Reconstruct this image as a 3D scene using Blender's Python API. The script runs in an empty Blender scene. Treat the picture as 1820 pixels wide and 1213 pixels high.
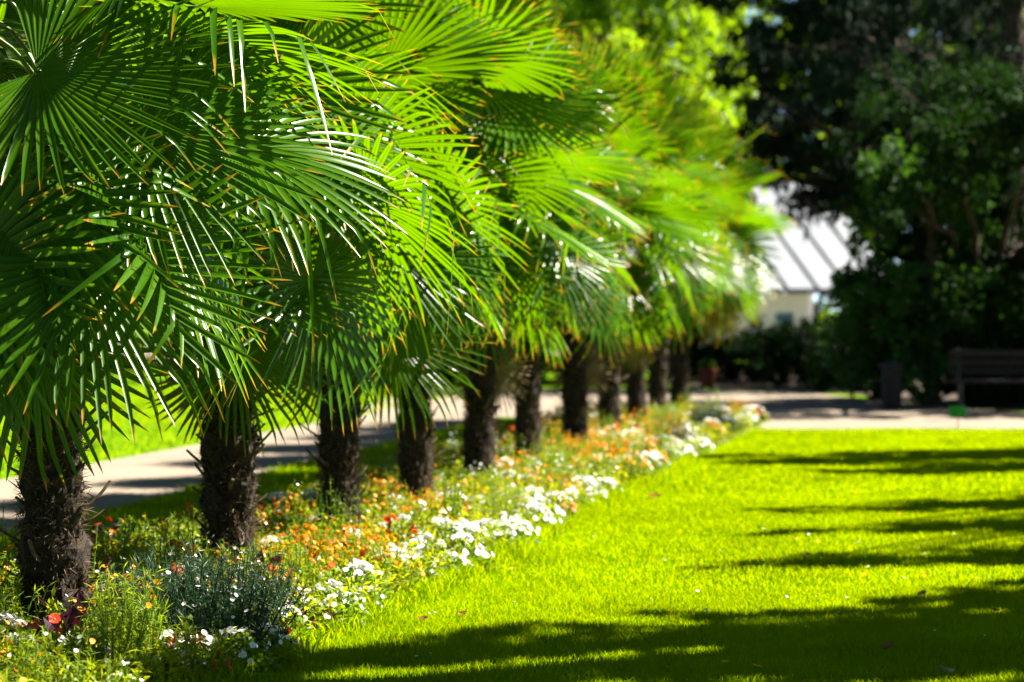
import bpy, math, random
import numpy as np
from mathutils import Vector, Matrix
C = bpy.context.scene
R_ = math.radians
random.seed(7)
rng = np.random.default_rng(11)

# ------------------------------------------------------------------ camera, sky, sun, exposure
FPX, CX, HY, CAMZ = 4297.0, 910.0, 548.0, 1.4      # lens of the photograph in its own 1820 px
cam_d = bpy.data.cameras.new('camera'); cam = bpy.data.objects.new('camera', cam_d)
C.collection.objects.link(cam); C.camera = cam
cam_d.sensor_width = 36; cam_d.lens = 85
cam_d.clip_start = 0.1; cam_d.clip_end = 2000
cam.location = (0, 0, CAMZ)
cam.rotation_euler = (R_(90) - math.atan(58.5/FPX), 0, 0)
cam_d.dof.use_dof = True; cam_d.dof.focus_distance = 9.6; cam_d.dof.aperture_fstop = 2.5

SUN_AZ, SUN_EL = 72.0, 48.0                         # from straight ahead towards the right
world = bpy.data.worlds.new('World'); C.world = world; world.use_nodes = True
wn = world.node_tree.nodes; wl = world.node_tree.links
sky = wn.new('ShaderNodeTexSky'); sky.sky_type = 'NISHITA'; sky.sun_disc = False
sky.sun_elevation = R_(SUN_EL); sky.sun_rotation = R_(SUN_AZ); sky.air_density = .35; sky.dust_density = .1
bg = wn['Background']; bg.inputs['Strength'].default_value = 0.05
wl.new(sky.outputs[0], bg.inputs['Color'])
sun_d = bpy.data.lights.new('sun', 'SUN'); sun_d.energy = 5.0; sun_d.angle = R_(0.5); sun_d.color = (1, .93, .80)
sun = bpy.data.objects.new('sun', sun_d); C.collection.objects.link(sun)
SUN = Vector((math.sin(R_(SUN_AZ))*math.cos(R_(SUN_EL)), math.cos(R_(SUN_AZ))*math.cos(R_(SUN_EL)), math.sin(R_(SUN_EL))))
sun.rotation_euler = SUN.to_track_quat('Z', 'Y').to_euler()
vs = C.view_settings
vs.view_transform = 'Standard'; vs.look = 'None'; vs.exposure = 2.5; vs.gamma = 1.0
cy = C.cycles
cy.max_bounces = 7; cy.diffuse_bounces = 3; cy.glossy_bounces = 2; cy.transmission_bounces = 5; cy.transparent_max_bounces = 4
cy.sample_clamp_indirect = 4.0; cy.caustics_reflective = False; cy.caustics_refractive = False

# ------------------------------------------------------------------ helpers
def link(o, parent=None):
    C.collection.objects.link(o)
    if parent is not None: o.parent = parent
    return o
def tag(o, label=None, cat=None, group=None, kind=None):
    if label: o['label'] = label
    if cat: o['category'] = cat
    if group: o['group'] = group
    if kind: o['kind'] = kind
    return o
def empty(name, loc, label, cat, group=None, rz=0):
    o = bpy.data.objects.new(name, None); o.empty_display_size = .1
    o.location = loc; o.rotation_euler = (0, 0, rz); link(o)
    return tag(o, label, cat, group)

class MB:
    """collects vertices and faces for ONE mesh; a face may carry a material index and a uv per corner"""
    def __init__(s): s.v = []; s.f = []; s.m = []; s.n = 0; s.uv = []; s.has_uv = False
    def add(s, v, f, m=0, uv=None):
        v = np.asarray(v, float).reshape(-1, 3); f = np.asarray(f, int)
        s.v.append(v); s.f.append(f + s.n); s.m.append(np.full(len(f), m)); s.n += len(v)
        if uv is None: uv = np.zeros((len(v), 2))
        else: s.has_uv = True
        s.uv.append(np.asarray(uv, float))
        return s
    def mesh(s, name, mats, smooth=False):
        me = bpy.data.meshes.new(name)
        V = np.concatenate(s.v); me.vertices.add(len(V)); me.vertices.foreach_set('co', V.ravel())
        loops = np.concatenate([f.ravel() for f in s.f]); cnt = np.concatenate([np.full(len(f), f.shape[1]) for f in s.f])
        me.loops.add(len(loops)); me.loops.foreach_set('vertex_index', loops.astype(np.int32))
        me.polygons.add(len(cnt)); st = np.concatenate([[0], np.cumsum(cnt)[:-1]])
        me.polygons.foreach_set('loop_start', st.astype(np.int32))
        try: me.polygons.foreach_set('loop_total', cnt.astype(np.int32))
        except Exception: pass
        me.polygons.foreach_set('material_index', np.concatenate(s.m).astype(np.int32))
        me.polygons.foreach_set('use_smooth', np.full(len(cnt), smooth))
        if s.has_uv:
            u = me.uv_layers.new(name='uv'); U = np.concatenate(s.uv)
            u.data.foreach_set('uv', U[loops].ravel())
        for m in mats: me.materials.append(m)
        me.update(calc_edges=True); me.validate()
        return me
    def build(s, name, mats, parent=None, smooth=False, loc=(0, 0, 0)):
        if not isinstance(mats, (list, tuple)): mats = [mats]
        o = bpy.data.objects.new(name, s.mesh(name, mats, smooth)); o.location = loc
        return link(o, parent)
    def box(s, c, d, m=0, rot=None):
        c = np.array(c, float); h = np.array(d, float)/2
        v = np.array([[x, y, z] for x in (-1, 1) for y in (-1, 1) for z in (-1, 1)])*h
        if rot is not None: v = v @ np.array(rot).T
        return s.add(v + c, [[0, 1, 3, 2], [4, 6, 7, 5], [0, 4, 5, 1], [2, 3, 7, 6], [0, 2, 6, 4], [1, 5, 7, 3]], m)
    def tube(s, pts, rad, n=8, m=0, cap=True, flat=1.0):
        P = np.asarray(pts, float); rad = np.broadcast_to(np.asarray(rad, float), (len(P),))
        T = np.gradient(P, axis=0); T /= np.linalg.norm(T, axis=1)[:, None] + 1e-9
        up = np.array([0, 0, 1.]) if abs(T[0, 2]) < .9 else np.array([1., 0, 0])
        a = np.arange(n)*2*math.pi/n; V = []
        for p, t, r in zip(P, T, rad):
            x = np.cross(up, t); x /= np.linalg.norm(x) + 1e-9; y = np.cross(t, x)
            V.append(p + r*(np.cos(a)[:, None]*x + flat*np.sin(a)[:, None]*y))
        V = np.concatenate(V); F = []
        for i in range(len(P)-1):
            for j in range(n): F.append([i*n+j, i*n+(j+1) % n, (i+1)*n+(j+1) % n, (i+1)*n+j])
        s.add(V, F, m)
        if cap:
            k = len(P)-1
            s.add(np.concatenate([V[k*n:k*n+n], P[-1:]]), [[j, (j+1) % n, n] for j in range(n)], m)
        return s
    def leaves(s, cen, d, nrm, ln, wd, m=0, fold=.25, droop=.0):
        """pointed leaves, two folded quads each: centre line along d, blade facing nrm"""
        cen = np.asarray(cen, float); n = len(cen)
        d = d/(np.linalg.norm(d, axis=1)[:, None]+1e-9)
        sd = np.cross(d, nrm); sd /= np.linalg.norm(sd, axis=1)[:, None]+1e-9
        nn = np.cross(sd, d)
        ln = np.broadcast_to(ln, (n,))[:, None]; wd = np.broadcast_to(wd, (n,))[:, None]
        b = cen; mid = cen + d*ln*.45; t = cen + d*ln - np.array([0, 0, 1.])*ln*droop
        l = mid + sd*wd*.5 + nn*wd*fold; r = mid - sd*wd*.5 + nn*wd*fold
        V = np.stack([b, l, t, r, mid], 1).reshape(-1, 3)
        k = np.arange(n)[:, None]*5
        F = np.concatenate([k+np.array([[0, 4, 1]]), k+np.array([[4, 2, 1]]), k+np.array([[0, 3, 4]]), k+np.array([[3, 2, 4]])])
        return s.add(V, F, m)
def rdir(n, up=0.0):
    v = rng.normal(size=(n, 3)); v[:, 2] += up
    return v/np.linalg.norm(v, axis=1)[:, None]
def world_at(px, py, z=0.0):
    """ground point (height z) that the lens sees at a pixel of the photograph"""
    Y = FPX*(CAMZ - z)/(py - HY)
    return Vector(((px - CX)/FPX*Y, Y, z))
def row_x(Y): return .1839*Y - 3.575               # the line the palms stand on
EDGE = [(7.6, -1.50), (8.4, -1.25), (9.04, -1.07), (10.7, -.65), (13.1, -.09), (15.6, .36), (17, .66), (21, 1.42), (27.4, 2.72), (30, 3.15)]
def edge_x(Y): return np.interp(Y, [e[0] for e in EDGE], [e[1] for e in EDGE])

# ------------------------------------------------------------------ materials
def mat(name):
    m = bpy.data.materials.new(name); m.use_nodes = True
    nt = m.node_tree; b = nt.nodes['Principled BSDF']; return m, nt, b
def noise_mat(name, c1, c2, scale=5, rough=.9, bump=.0, detail=6, spec=.3, lo=.35, hi=.65, scale2=None, c3=None):
    m, nt, b = mat(name); N = nt.nodes; L = nt.links
    tc = N.new('ShaderNodeTexCoord'); nz = N.new('ShaderNodeTexNoise'); nz.inputs['Scale'].default_value = scale; nz.inputs['Detail'].default_value = detail
    L.new(tc.outputs['Object'], nz.inputs['Vector'])
    r = N.new('ShaderNodeValToRGB'); r.color_ramp.elements[0].position = lo; r.color_ramp.elements[1].position = hi
    r.color_ramp.elements[0].color = (*c1, 1); r.color_ramp.elements[1].color = (*c2, 1)
    L.new(nz.outputs['Fac'], r.inputs['Fac']); col = r.outputs['Color']
    if c3 is not None:
        n2 = N.new('ShaderNodeTexNoise'); n2.inputs['Scale'].default_value = scale2; n2.inputs['Detail'].default_value = 4
        L.new(tc.outputs['Object'], n2.inputs['Vector'])
        r2 = N.new('ShaderNodeValToRGB'); r2.color_ramp.elements[0].position = .45; r2.color_ramp.elements[1].position = .7
        L.new(n2.outputs['Fac'], r2.inputs['Fac'])
        mx = N.new('ShaderNodeMixRGB'); L.new(r2.outputs['Color'], mx.inputs['Fac']); L.new(col, mx.inputs['Color1']); mx.inputs['Color2'].default_value = (*c3, 1)
        col = mx.outputs['Color']
    L.new(col, b.inputs['Base Color']); b.inputs['Roughness'].default_value = rough
    b.inputs['Specular IOR Level'].default_value = spec
    if bump:
        bp = N.new('ShaderNodeBump'); bp.inputs['Strength'].default_value = bump; bp.inputs['Distance'].default_value = .02
        L.new(nz.outputs['Fac'], bp.inputs['Height']); L.new(bp.outputs['Normal'], b.inputs['Normal'])
    return m
def leaf_mat(name, c1, c2, tcol, tfac=.4, rough=.5, spec=.4):
    """leaf: colour differs leaf by leaf, some light passes through the blade"""
    m, nt, b = mat(name); N = nt.nodes; L = nt.links
    g = N.new('ShaderNodeNewGeometry'); mx = N.new('ShaderNodeMixRGB')
    mx.inputs['Color1'].default_value = (*c1, 1); mx.inputs['Color2'].default_value = (*c2, 1)
    L.new(g.outputs['Random Per Island'], mx.inputs['Fac']); L.new(mx.outputs['Color'], b.inputs['Base Color'])
    b.inputs['Roughness'].default_value = rough; b.inputs['Specular IOR Level'].default_value = spec
    t = N.new('ShaderNodeBsdfTranslucent')
    mt = N.new('ShaderNodeMixRGB'); mt.inputs['Fac'].default_value = .75; L.new(mx.outputs['Color'], mt.inputs['Color1']); mt.inputs['Color2'].default_value = (*tcol, 1)
    L.new(mt.outputs['Color'], t.inputs['Color'])
    ms = N.new('ShaderNodeMixShader'); ms.inputs['Fac'].default_value = tfac
    L.new(b.outputs[0], ms.inputs[1]); L.new(t.outputs[0], ms.inputs[2])
    L.new(ms.outputs[0], N['Material Output'].inputs['Surface'])
    return m
def palm_mat():
    m = leaf_mat('palm_leaf', (.028, .098, .0005), (.060, .150, .0005), (.155, .325, .0003), .46, .25, .23)
    nt = m.node_tree; N = nt.nodes; L = nt.links; b = N['Principled BSDF']
    base = b.inputs['Base Color'].links[0].from_socket
    uv = N.new('ShaderNodeUVMap'); uv.uv_map = 'uv'; sp = N.new('ShaderNodeSeparateXYZ'); L.new(uv.outputs[0], sp.inputs[0])
    rp = N.new('ShaderNodeValToRGB'); cr = rp.color_ramp
    cr.elements[0].position = .905; cr.elements[0].color = (0, 0, 0, 1); cr.elements[1].position = .97; cr.elements[1].color = (1, 1, 1, 1)
    nz = N.new('ShaderNodeTexNoise'); nz.inputs['Scale'].default_value = 14
    tc = N.new('ShaderNodeTexCoord'); L.new(tc.outputs['Object'], nz.inputs['Vector'])
    ad = N.new('ShaderNodeMath'); ad.operation = 'MULTIPLY_ADD'; ad.inputs[1].default_value = .12; L.new(nz.outputs['Fac'], ad.inputs[0])
    sb = N.new('ShaderNodeMath'); sb.operation = 'SUBTRACT'; sb.inputs[1].default_value = .06; L.new(sp.outputs['X'], sb.inputs[0]); L.new(sb.outputs[0], ad.inputs[2])
    L.new(ad.outputs[0], rp.inputs['Fac'])
    tip = N.new('ShaderNodeValToRGB'); tip.color_ramp.elements[0].position = .93; tip.color_ramp.elements[0].color = (.42, .26, .01, 1)
    tip.color_ramp.elements[1].position = 1.0; tip.color_ramp.elements[1].color = (.36, .18, .015, 1); L.new(ad.outputs[0], tip.inputs['Fac'])
    mx = N.new('ShaderNodeMixRGB'); L.new(rp.outputs['Color'], mx.inputs['Fac']); L.new(base, mx.inputs['Color1']); L.new(tip.outputs['Color'], mx.inputs['Color2'])
    # fine veins run along every segment
    wv = N.new('ShaderNodeMath'); wv.operation = 'SINE'; ml = N.new('ShaderNodeMath'); ml.operation = 'MULTIPLY'; ml.inputs[1].default_value = 44
    L.new(sp.outputs['Y'], ml.inputs[0]); L.new(ml.outputs[0], wv.inputs[0])
    vm = N.new('ShaderNodeMixRGB'); vm.blend_type = 'MULTIPLY'; mr = N.new('ShaderNodeMapRange'); L.new(wv.outputs[0], mr.inputs[0])
    mr.inputs[1].default_value = -1; mr.inputs[3].default_value = 0; mr.inputs[4].default_value = .5
    L.new(mr.outputs[0], vm.inputs['Fac']); L.new(mx.outputs['Color'], vm.inputs['Color1']); vm.inputs['Color2'].default_value = (.55, .6, .5, 1)
    L.new(vm.outputs['Color'], b.inputs['Base Color'])
    tr = [n for n in N if n.type == 'BSDF_TRANSLUCENT'][0]; tb = tr.inputs['Color'].links[0].from_socket
    m2 = N.new('ShaderNodeMixRGB'); L.new(rp.outputs['Color'], m2.inputs['Fac']); L.new(tb, m2.inputs['Color1']); m2.inputs['Color2'].default_value = (.55, .32, .01, 1)
    # pleat shading put into the translucent colour: darker segment edges and midrib
    a1 = N.new('ShaderNodeMath'); a1.operation = 'SUBTRACT'; a1.inputs[1].default_value = .5; L.new(sp.outputs['Y'], a1.inputs[0])
    a2 = N.new('ShaderNodeMath'); a2.operation = 'ABSOLUTE'; L.new(a1.outputs[0], a2.inputs[0])
    a3 = N.new('ShaderNodeValToRGB'); e = a3.color_ramp.elements; e[0].position = .0; e[0].color = (.35, .35, .35, 1); e[1].position = .5; e[1].color = (.22, .22, .22, 1)
    for p_, c_ in ((.06, .8), (.18, 1.0), (.33, .95)):
        q_ = e.new(p_); q_.color = (c_, c_, c_, 1)
    L.new(a2.outputs[0], a3.inputs['Fac'])
    m3 = N.new('ShaderNodeMixRGB'); m3.blend_type = 'MULTIPLY'; m3.inputs['Fac'].default_value = 1; L.new(m2.outputs['Color'], m3.inputs['Color1']); L.new(a3.outputs['Color'], m3.inputs['Color2'])
    L.new(m3.outputs['Color'], tr.inputs['Color'])
    return m
M = {}
M['palm'] = palm_mat()
M['petiole'] = noise_mat('palm_petiole', (.06, .11, .015), (.10, .15, .02), 9, .4, spec=.5)
M['bark'] = noise_mat('palm_bark', (.006, .004, .002), (.036, .024, .013), 22, .95, .8)
M['fibre'] = leaf_mat('palm_fibre', (.018, .012, .007), (.15, .11, .07), (.2, .14, .08), .15, .9, .1)
M['stub'] = noise_mat('old_petiole', (.05, .035, .02), (.14, .10, .05), 20, .8)
M['ground'] = noise_mat('turf', (.045, .12, .0005), (.08, .155, .0005), 2.2, .95, .3, 8, .02, scale2=.5, c3=(.09, .15, .0005))
M['grass'] = leaf_mat('grass_blade', (.045, .165, .0005), (.088, .215, .0005), (.47, .54, .0), .5, .7, .0)
nt = M['grass'].node_tree; N = nt.nodes; L = nt.links                # the turf drifts between fresh and yellowish over metres
tc = N.new('ShaderNodeTexCoord'); nz = N.new('ShaderNodeTexNoise'); nz.inputs['Scale'].default_value = 1.1; nz.inputs['Detail'].default_value = 5; L.new(tc.outputs['Object'], nz.inputs['Vector'])
hs_ = N.new('ShaderNodeHueSaturation'); mr = N.new('ShaderNodeMapRange'); mr.inputs[1].default_value = .3; mr.inputs[2].default_value = .7; mr.inputs[3].default_value = .82; mr.inputs[4].default_value = 1.22
L.new(nz.outputs['Fac'], mr.inputs[0]); L.new(mr.outputs[0], hs_.inputs['Value'])
for n_ in [q for q in N if q.type in ('BSDF_PRINCIPLED', 'BSDF_TRANSLUCENT')]:
    k_ = 'Base Color' if n_.type == 'BSDF_PRINCIPLED' else 'Color'; src = n_.inputs[k_].links[0].from_socket
    h2 = N.new('ShaderNodeHueSaturation'); L.new(mr.outputs[0], h2.inputs['Value']); L.new(src, h2.inputs['Color']); L.new(h2.outputs['Color'], n_.inputs[k_])
M['gravel'] = noise_mat('gravel_path', (.145, .118, .09), (.25, .205, .16), 60, .95, .4, 8, .05, scale2=.9, c3=(.165, .138, .108))
M['soil'] = noise_mat('soil', (.02, .013, .008), (.06, .04, .025), 14, .95, .8)
M['wood'] = noise_mat('tree_bark', (.025, .018, .012), (.08, .06, .04), 10, .95, .6)
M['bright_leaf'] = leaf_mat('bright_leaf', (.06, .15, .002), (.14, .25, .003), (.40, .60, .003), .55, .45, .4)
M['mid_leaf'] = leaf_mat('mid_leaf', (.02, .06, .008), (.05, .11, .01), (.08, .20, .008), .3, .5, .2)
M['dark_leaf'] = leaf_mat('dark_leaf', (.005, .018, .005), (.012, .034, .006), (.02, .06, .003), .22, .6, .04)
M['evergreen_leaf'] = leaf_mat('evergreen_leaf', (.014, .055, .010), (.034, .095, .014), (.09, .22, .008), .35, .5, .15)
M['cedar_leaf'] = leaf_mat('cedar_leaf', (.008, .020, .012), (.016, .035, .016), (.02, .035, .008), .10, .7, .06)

# ------------------------------------------------------------------ ground, paths, bed
def sheet(name, poly, z, m, label, cat=None):
    mb = MB(); v = [(x, y, z) for x, y in poly]
    o = mb.add(v, [list(range(len(v)))]).build(name, m); return tag(o, label, cat, None, 'structure')
sheet('ground', [(-600, -60), (600, -60), (600, 900), (-600, 900)], 0, M['ground'], 'park ground of short turf')
sheet('gravel_path', [(row_x(y)-4.2, y) for y in (2, 12, 22, 33)] + [(row_x(y)-2.3, y) for y in (33, 22, 12, 2)], .004, M['gravel'],
      'pale gravel walk running along the path side of the palm border')
PL = [(-2.1, 33.02), (-1.6, 31.0), (1.2, 30.9), (1.7, 31.6), (3.0, 30.6), (2.72, 27.75), (8, 27.6), (25, 27.2), (25, 29.5), (7, 31.5), (5.6, 37), (4.6, 40.5), (0, 41.5), (-1.6, 41.0), (-2.0, 36)]
sheet('gravel_crossing', PL, .008, M['gravel'], 'wide pale gravel crossing behind the lawn')
ys = [2, 5, 7.6, 9, 11, 13, 15.5, 17, 21, 25, 28, 30.3]
sheet('bounce_gravel', [(-30, 66), (45, 66), (45, 104), (-30, 104)], .010, M['gravel'], 'added pale gravel sheet bouncing neutral light onto the pavilion wall')  # gravel added here to bounce neutral light onto the pavilion wall
sheet('shrubbery_soil', [(5.3, 40.2), (6.0, 36.5), (7.3, 31.8), (25, 29.8), (40, 34), (40, 60), (3.2, 60), (3.2, 42.2), (4.6, 40.9)], .012, M['soil'], 'dark bare soil under the evergreens at the right')
sheet('bed_soil', [(row_x(y)-.95, y) for y in ys] + [(float(edge_x(y))-.03 if y >= 7.6 else float(edge_x(7.6))-.2*(7.6-y), y) for y in ys[::-1]], .006, M['soil'], 'dark soil of the long flower border')

def grass_field(name, label, n, region, h, w, seed):
    g = np.random.default_rng(seed); P = region(g, n); k = len(P)
    a = g.uniform(0, 2*math.pi, k); hh = h*g.uniform(.55, 1.35, k); ww = w*g.uniform(.7, 1.3, k)
    # patchy mowing: height follows a slow wave
    hh *= 1 + .3*np.sin(P[:, 0]*3.1 + 1.3*np.sin(P[:, 1]*1.7))*np.sin(P[:, 1]*2.3)
    sx = np.cos(a)*ww/2; sy = np.sin(a)*ww/2; ln = g.normal(0, .45, (k, 2))*hh[:, None]
    z0 = np.zeros(k)
    A = np.stack([P[:, 0]-sx, P[:, 1]-sy, z0], 1); B = np.stack([P[:, 0]+sx, P[:, 1]+sy, z0], 1)
    mx = np.stack([P[:, 0]+ln[:, 0]*.35, P[:, 1]+ln[:, 1]*.35, hh*.6], 1)
    D = np.stack([sx*.7, sy*.7, z0], 1); T = np.stack([P[:, 0]+ln[:, 0], P[:, 1]+ln[:, 1], hh], 1)
    V = np.stack([A, B, mx+D, mx-D, T], 1).reshape(-1, 3); i = np.arange(k)[:, None]*5
    mb = MB(); mb.add(V, i+np.array([[0, 1, 2, 3]])); mb.f.append(i+np.array([[3, 2, 4]])); mb.m.append(np.zeros(k))
    return mb, label, name
def lawn_region(y0, y1):
    def f(g, n):
        y = np.sqrt(g.uniform(y0*y0, y1*y1, n)); x0 = edge_x(y) - .02; x1 = .2125*y + .5
        x = x0 + (x1-x0)*g.uniform(0, 1, n)
        return np.stack([x, y], 1)
    return f
def left_region(y0, y1, a, b):
    def f(g, n):
        y = g.uniform(y0, y1, n); return np.stack([row_x(y) - g.uniform(a, b, n), y], 1)
    return f
mb = MB()
for args in [('', '', 190000, lawn_region(8.0, 12), .03, .0036, 1), ('', '', 150000, lawn_region(12, 18), .03, .0055, 2), ('', '', 110000, lawn_region(18, 27.7), .03, .010, 3),
             ('', '', 26000, left_region(8, 30, .93, 2.3), .045, .010, 4), ('', '', 30000, left_region(17, 42, 4.2, 12), .04, .016, 5)]:
    g_, _, _ = grass_field(*args)
    nn = mb.n
    for v in g_.v: mb.v.append(v)
    for f, m_ in zip(g_.f, g_.m): mb.f.append(f+nn); mb.m.append(m_)
    mb.uv += g_.uv; mb.n += g_.n
# longer unmown tufts where the border meets the lawn
def tufts(g, n):
    y = g.uniform(8, 22, n); return np.stack([edge_x(y) + g.normal(0, .05, n), y], 1)
g_, _, _ = grass_field('', '', 9000, tufts, .085, .007, 6); nn = mb.n
for v in g_.v: mb.v.append(v)
for f, m_ in zip(g_.f, g_.m): mb.f.append(f+nn); mb.m.append(m_)
mb.n += g_.n
tag(mb.build('grass', M['grass']), 'short bright green lawn grass', 'grass', None, 'stuff')

# ------------------------------------------------------------------ palms
def fan_mesh(name, span, n, R, cup, droop, fold, seed, kink=.1, r0f=.42):
    g = np.random.default_rng(seed); mb = MB(); da = R_(span)/n; K = 9
    for i in range(n):
        a = -R_(span)/2 + (i+.5)*da
        ac = abs(a)/(R_(span)/2)
        Rs = R*(1 - .30*ac**2)*g.uniform(.93, 1.04)
        r0 = r0f*R*g.uniform(.85, 1.15); w0 = 2*r0*math.tan(da/2)*1.02
        t = np.linspace(0, 1, K+1)**.9; r = .012 + t*(Rs-.012)
        s = np.clip((r-r0)/(Rs-r0), 0, 1)
        w = np.where(r < r0, 2*r*math.tan(da/2)*1.02, w0*(1 - .26*s - .48*s**2.5)); w[-1] *= .25
        aa = a + g.normal(0, .018)*s + g.normal(0, .02)*s*s
        dr = droop*g.uniform(.75, 1.3) + .05*ac
        z = cup*r*(1-np.cos(a))*.55 - dr*R*(r/R)**2.3
        if g.uniform() < kink:
            s0 = g.uniform(.45, .8); z = z - np.clip(s-s0, 0, 1)*Rs*g.uniform(.5, 1.1)
        shrink = 1 - .10*droop*(r/R)**2
        x = np.sin(aa)*r*shrink; y = np.cos(aa)*r*shrink
        sx = np.cos(aa); sy = -np.sin(aa); fz = fold*w
        tw = g.normal(0, .25)*s
        mid = np.stack([x, y, z - fz*.5], 1)
        Lp = np.stack([x - sx*w/2, y - sy*w/2, z + fz*.5 - tw*w*.5], 1); Rp = np.stack([x + sx*w/2, y + sy*w/2, z + fz*.5 + tw*w*.5], 1)
        V = np.stack([Lp, mid, Rp], 1).reshape(-1, 3)
        u = np.repeat(np.linspace(0, 1, K+1)**.9, 3); v = np.tile([0, .5, 1], K+1)
        F = []
        for k in range(K):
            b = k*3; F += [[b, b+1, b+4, b+3], [b+1, b+2, b+5, b+4]]
        mb.add(V, F, 0, np.stack([u, v], 1))
    return mb.mesh(name, [M['palm']], True)
FANS = {'young': [fan_mesh('frond', 170, 30, .64, .5, -.05, .30, 20+i, .02, .45) for i in range(2)],
        'mid': [fan_mesh('frond', 250 + 18*i, 44, 0.66, .26, .0+.025*i, .30, 30+i, .08) for i in range(4)],
        'old': [fan_mesh('frond', 300, 46, 0.64, 0.20, .07+.04*i, .28, 40+i, .22) for i in range(4)]}
def petiole_mesh():
    t = np.linspace(0, 1, 9); mb = MB()
    P = np.stack([0*t, t, .07*np.sin(t*math.pi)], 1)
    mb.tube(P, .016 - .008*t, 6, 0, False, .55)
    return mb.mesh('petiole', [M['petiole']], True)
PET = petiole_mesh()
def frame(o, y, zhint):
    y = Vector(y).normalized(); x = y.cross(Vector(zhint))
    if x.length < 1e-4: x = y.cross(Vector((1, 0, .1)))
    x.normalize(); z = x.cross(y)
    m = Matrix((x, y, z)).transposed().to_4x4(); m.translation = o
    return m
def add_frond(palm, attach, hub, axis, nrm, me, scale=1.0):
    """attach, hub in the palm's own space"""
    fr = bpy.data.objects.new('frond', me); link(fr, palm)
    W = frame(Vector(hub), axis, nrm) @ Matrix.Scale(scale, 4); fr.matrix_basis = W
    d = Vector(hub) - Vector(attach)
    P = frame(Vector(attach), d, (0, 0, 1)) @ Matrix.Diagonal((1.15, d.length, 1.15, 1))
    pt = bpy.data.objects.new('petiole', PET); link(pt, fr); pt.matrix_basis = W.inverted() @ P
    return fr
def trunk_mesh(seed, H=2.3):
    g = np.random.default_rng(seed); mb = MB(); nr, na = 60, 26
    zz = np.linspace(-.02, H, nr); a = np.arange(na)*2*math.pi/na; V = []
    for i, z in enumerate(zz):
        r = .128 + .012*math.sin(z*9+seed) + .012*math.sin(z*23+2*seed) + .03*max(0, .15-z)/.15 - .02*(z/H)
        rr = r*(1 + .07*np.sin(a*5 + z*31 + seed) + .05*g.normal(size=na))
        V.append(np.stack([rr*np.cos(a), rr*np.sin(a), np.full(na, z)], 1))
    F = [[i*na+j, i*na+(j+1) % na, (i+1)*na+(j+1) % na, (i+1)*na+j] for i in range(nr-1) for j in range(na)]
    mb.add(np.concatenate(V), F, 0)
    # matted fibre: thin tapering strands sticking out and hanging
    n = 9000; ph = g.uniform(0, 2*math.pi, n); z = g.uniform(0, H, n); r = .118 - .02*z/H
    cl = .5 + .5*np.sin(ph*4 + z*17 + seed)*np.sin(z*11 + 2*ph)
    p = np.stack([r*np.cos(ph), r*np.sin(ph), z], 1); out = np.stack([np.cos(ph), np.sin(ph), 0*ph], 1)
    tan = np.stack([-np.sin(ph), np.cos(ph), 0*ph], 1)
    d = out*(.35+.5*cl[:, None]) + tan*g.normal(0, .7, (n, 1)) + np.array([0, 0, 1.])*g.normal(.35, .7, (n, 1))
    mb.leaves(p, d, rng.normal(size=(n, 3)), g.uniform(.03, .085, n), g.uniform(.0025, .006, n), 1, .1, .15)
    # woven leaf-base sheaths
    n = 260; ph = g.uniform(0, 2*math.pi, n); z = g.uniform(0, H-.1, n)
    out = np.stack([np.cos(ph), np.sin(ph), 0*ph], 1); p = out*.112 + np.stack([0*z, 0*z, z], 1)
    mb.leaves(p, out*.28 + np.array([0, 0, 1.]) + g.normal(0, .25, (n, 3)), out, g.uniform(.07, .14, n), g.uniform(.025, .05, n), 0, -.1, 0)
    return mb.mesh('trunk', [M['bark'], M['fibre']], False)
TRUNKS = [trunk_mesh(s) for s in (3, 5, 8, 13)]
def stub_mesh(l, seed):
    g = np.random.default_rng(seed); t = np.linspace(0, 1, 5)
    P = np.stack([.01*np.sin(t*3), t*l, .02*t*t], 1); mb = MB(); mb.tube(P, .013 - .004*t, 6, 0, True, .6)
    mb.leaves(np.array([[0, l*.1, 0]]*6), np.array([[0, 1., .1]]*6)+g.normal(0, .3, (6, 3)), g.normal(size=(6, 3)), .06, .004)
    return mb.mesh('leaf_stub', [M['stub']], False)
STUBS = [stub_mesh(l, i) for i, l in enumerate((.07, .10, .13, .16))]

PX = [None, 100, 408, 600, 740, 850, 938, 1023, 1083, 1132, 1168, 1207]   # trunk positions across the photograph
ORD = ['', 'first', 'second', 'third', 'fourth', 'fifth', 'sixth', 'seventh', 'eighth', 'ninth', 'tenth', 'eleventh']
TY = [7.55] + [min(15360/(1700-x), 30.2) for x in PX[1:]]
TX = [row_x(7.55) - .02] + [(PX[i]-910)/FPX*TY[i] for i in range(1, 12)]
PALM_LABELS = ['palm past the left edge, only its big near fronds showing top left',
  'leftmost palm with a whole trunk, the thickest and most shaggy one, nearest the camera',
  'second palm trunk from the left, with bristling leaf stubs on both its sides',
  'third palm trunk from the left, brown with lighter leaf scars, between second and fourth',
  'fourth palm trunk from the left, half covered by fronds hanging to its middle',
  'fifth palm trunk from the left, with a dark flared foot among the flowers',
  'sixth palm trunk from the left, slim and shaggy with pale gravel behind both sides',
  'seventh palm trunk from the left, with a pale lit patch low on its right',
  'eighth palm trunk from the left, behind a white clump of flowers',
  'ninth palm trunk from the left, thin and dark in the blurred end of the row',
  'tenth palm trunk from the left, last but one of the row',
  'eleventh and farthest palm, rightmost trunk of the row, its crown against the dark trees']
PALMS = []
def X(px, Y): return (px-CX)/FPX*Y
def Zh(py, Y): return CAMZ + (HY-py)/FPX*Y
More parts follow.
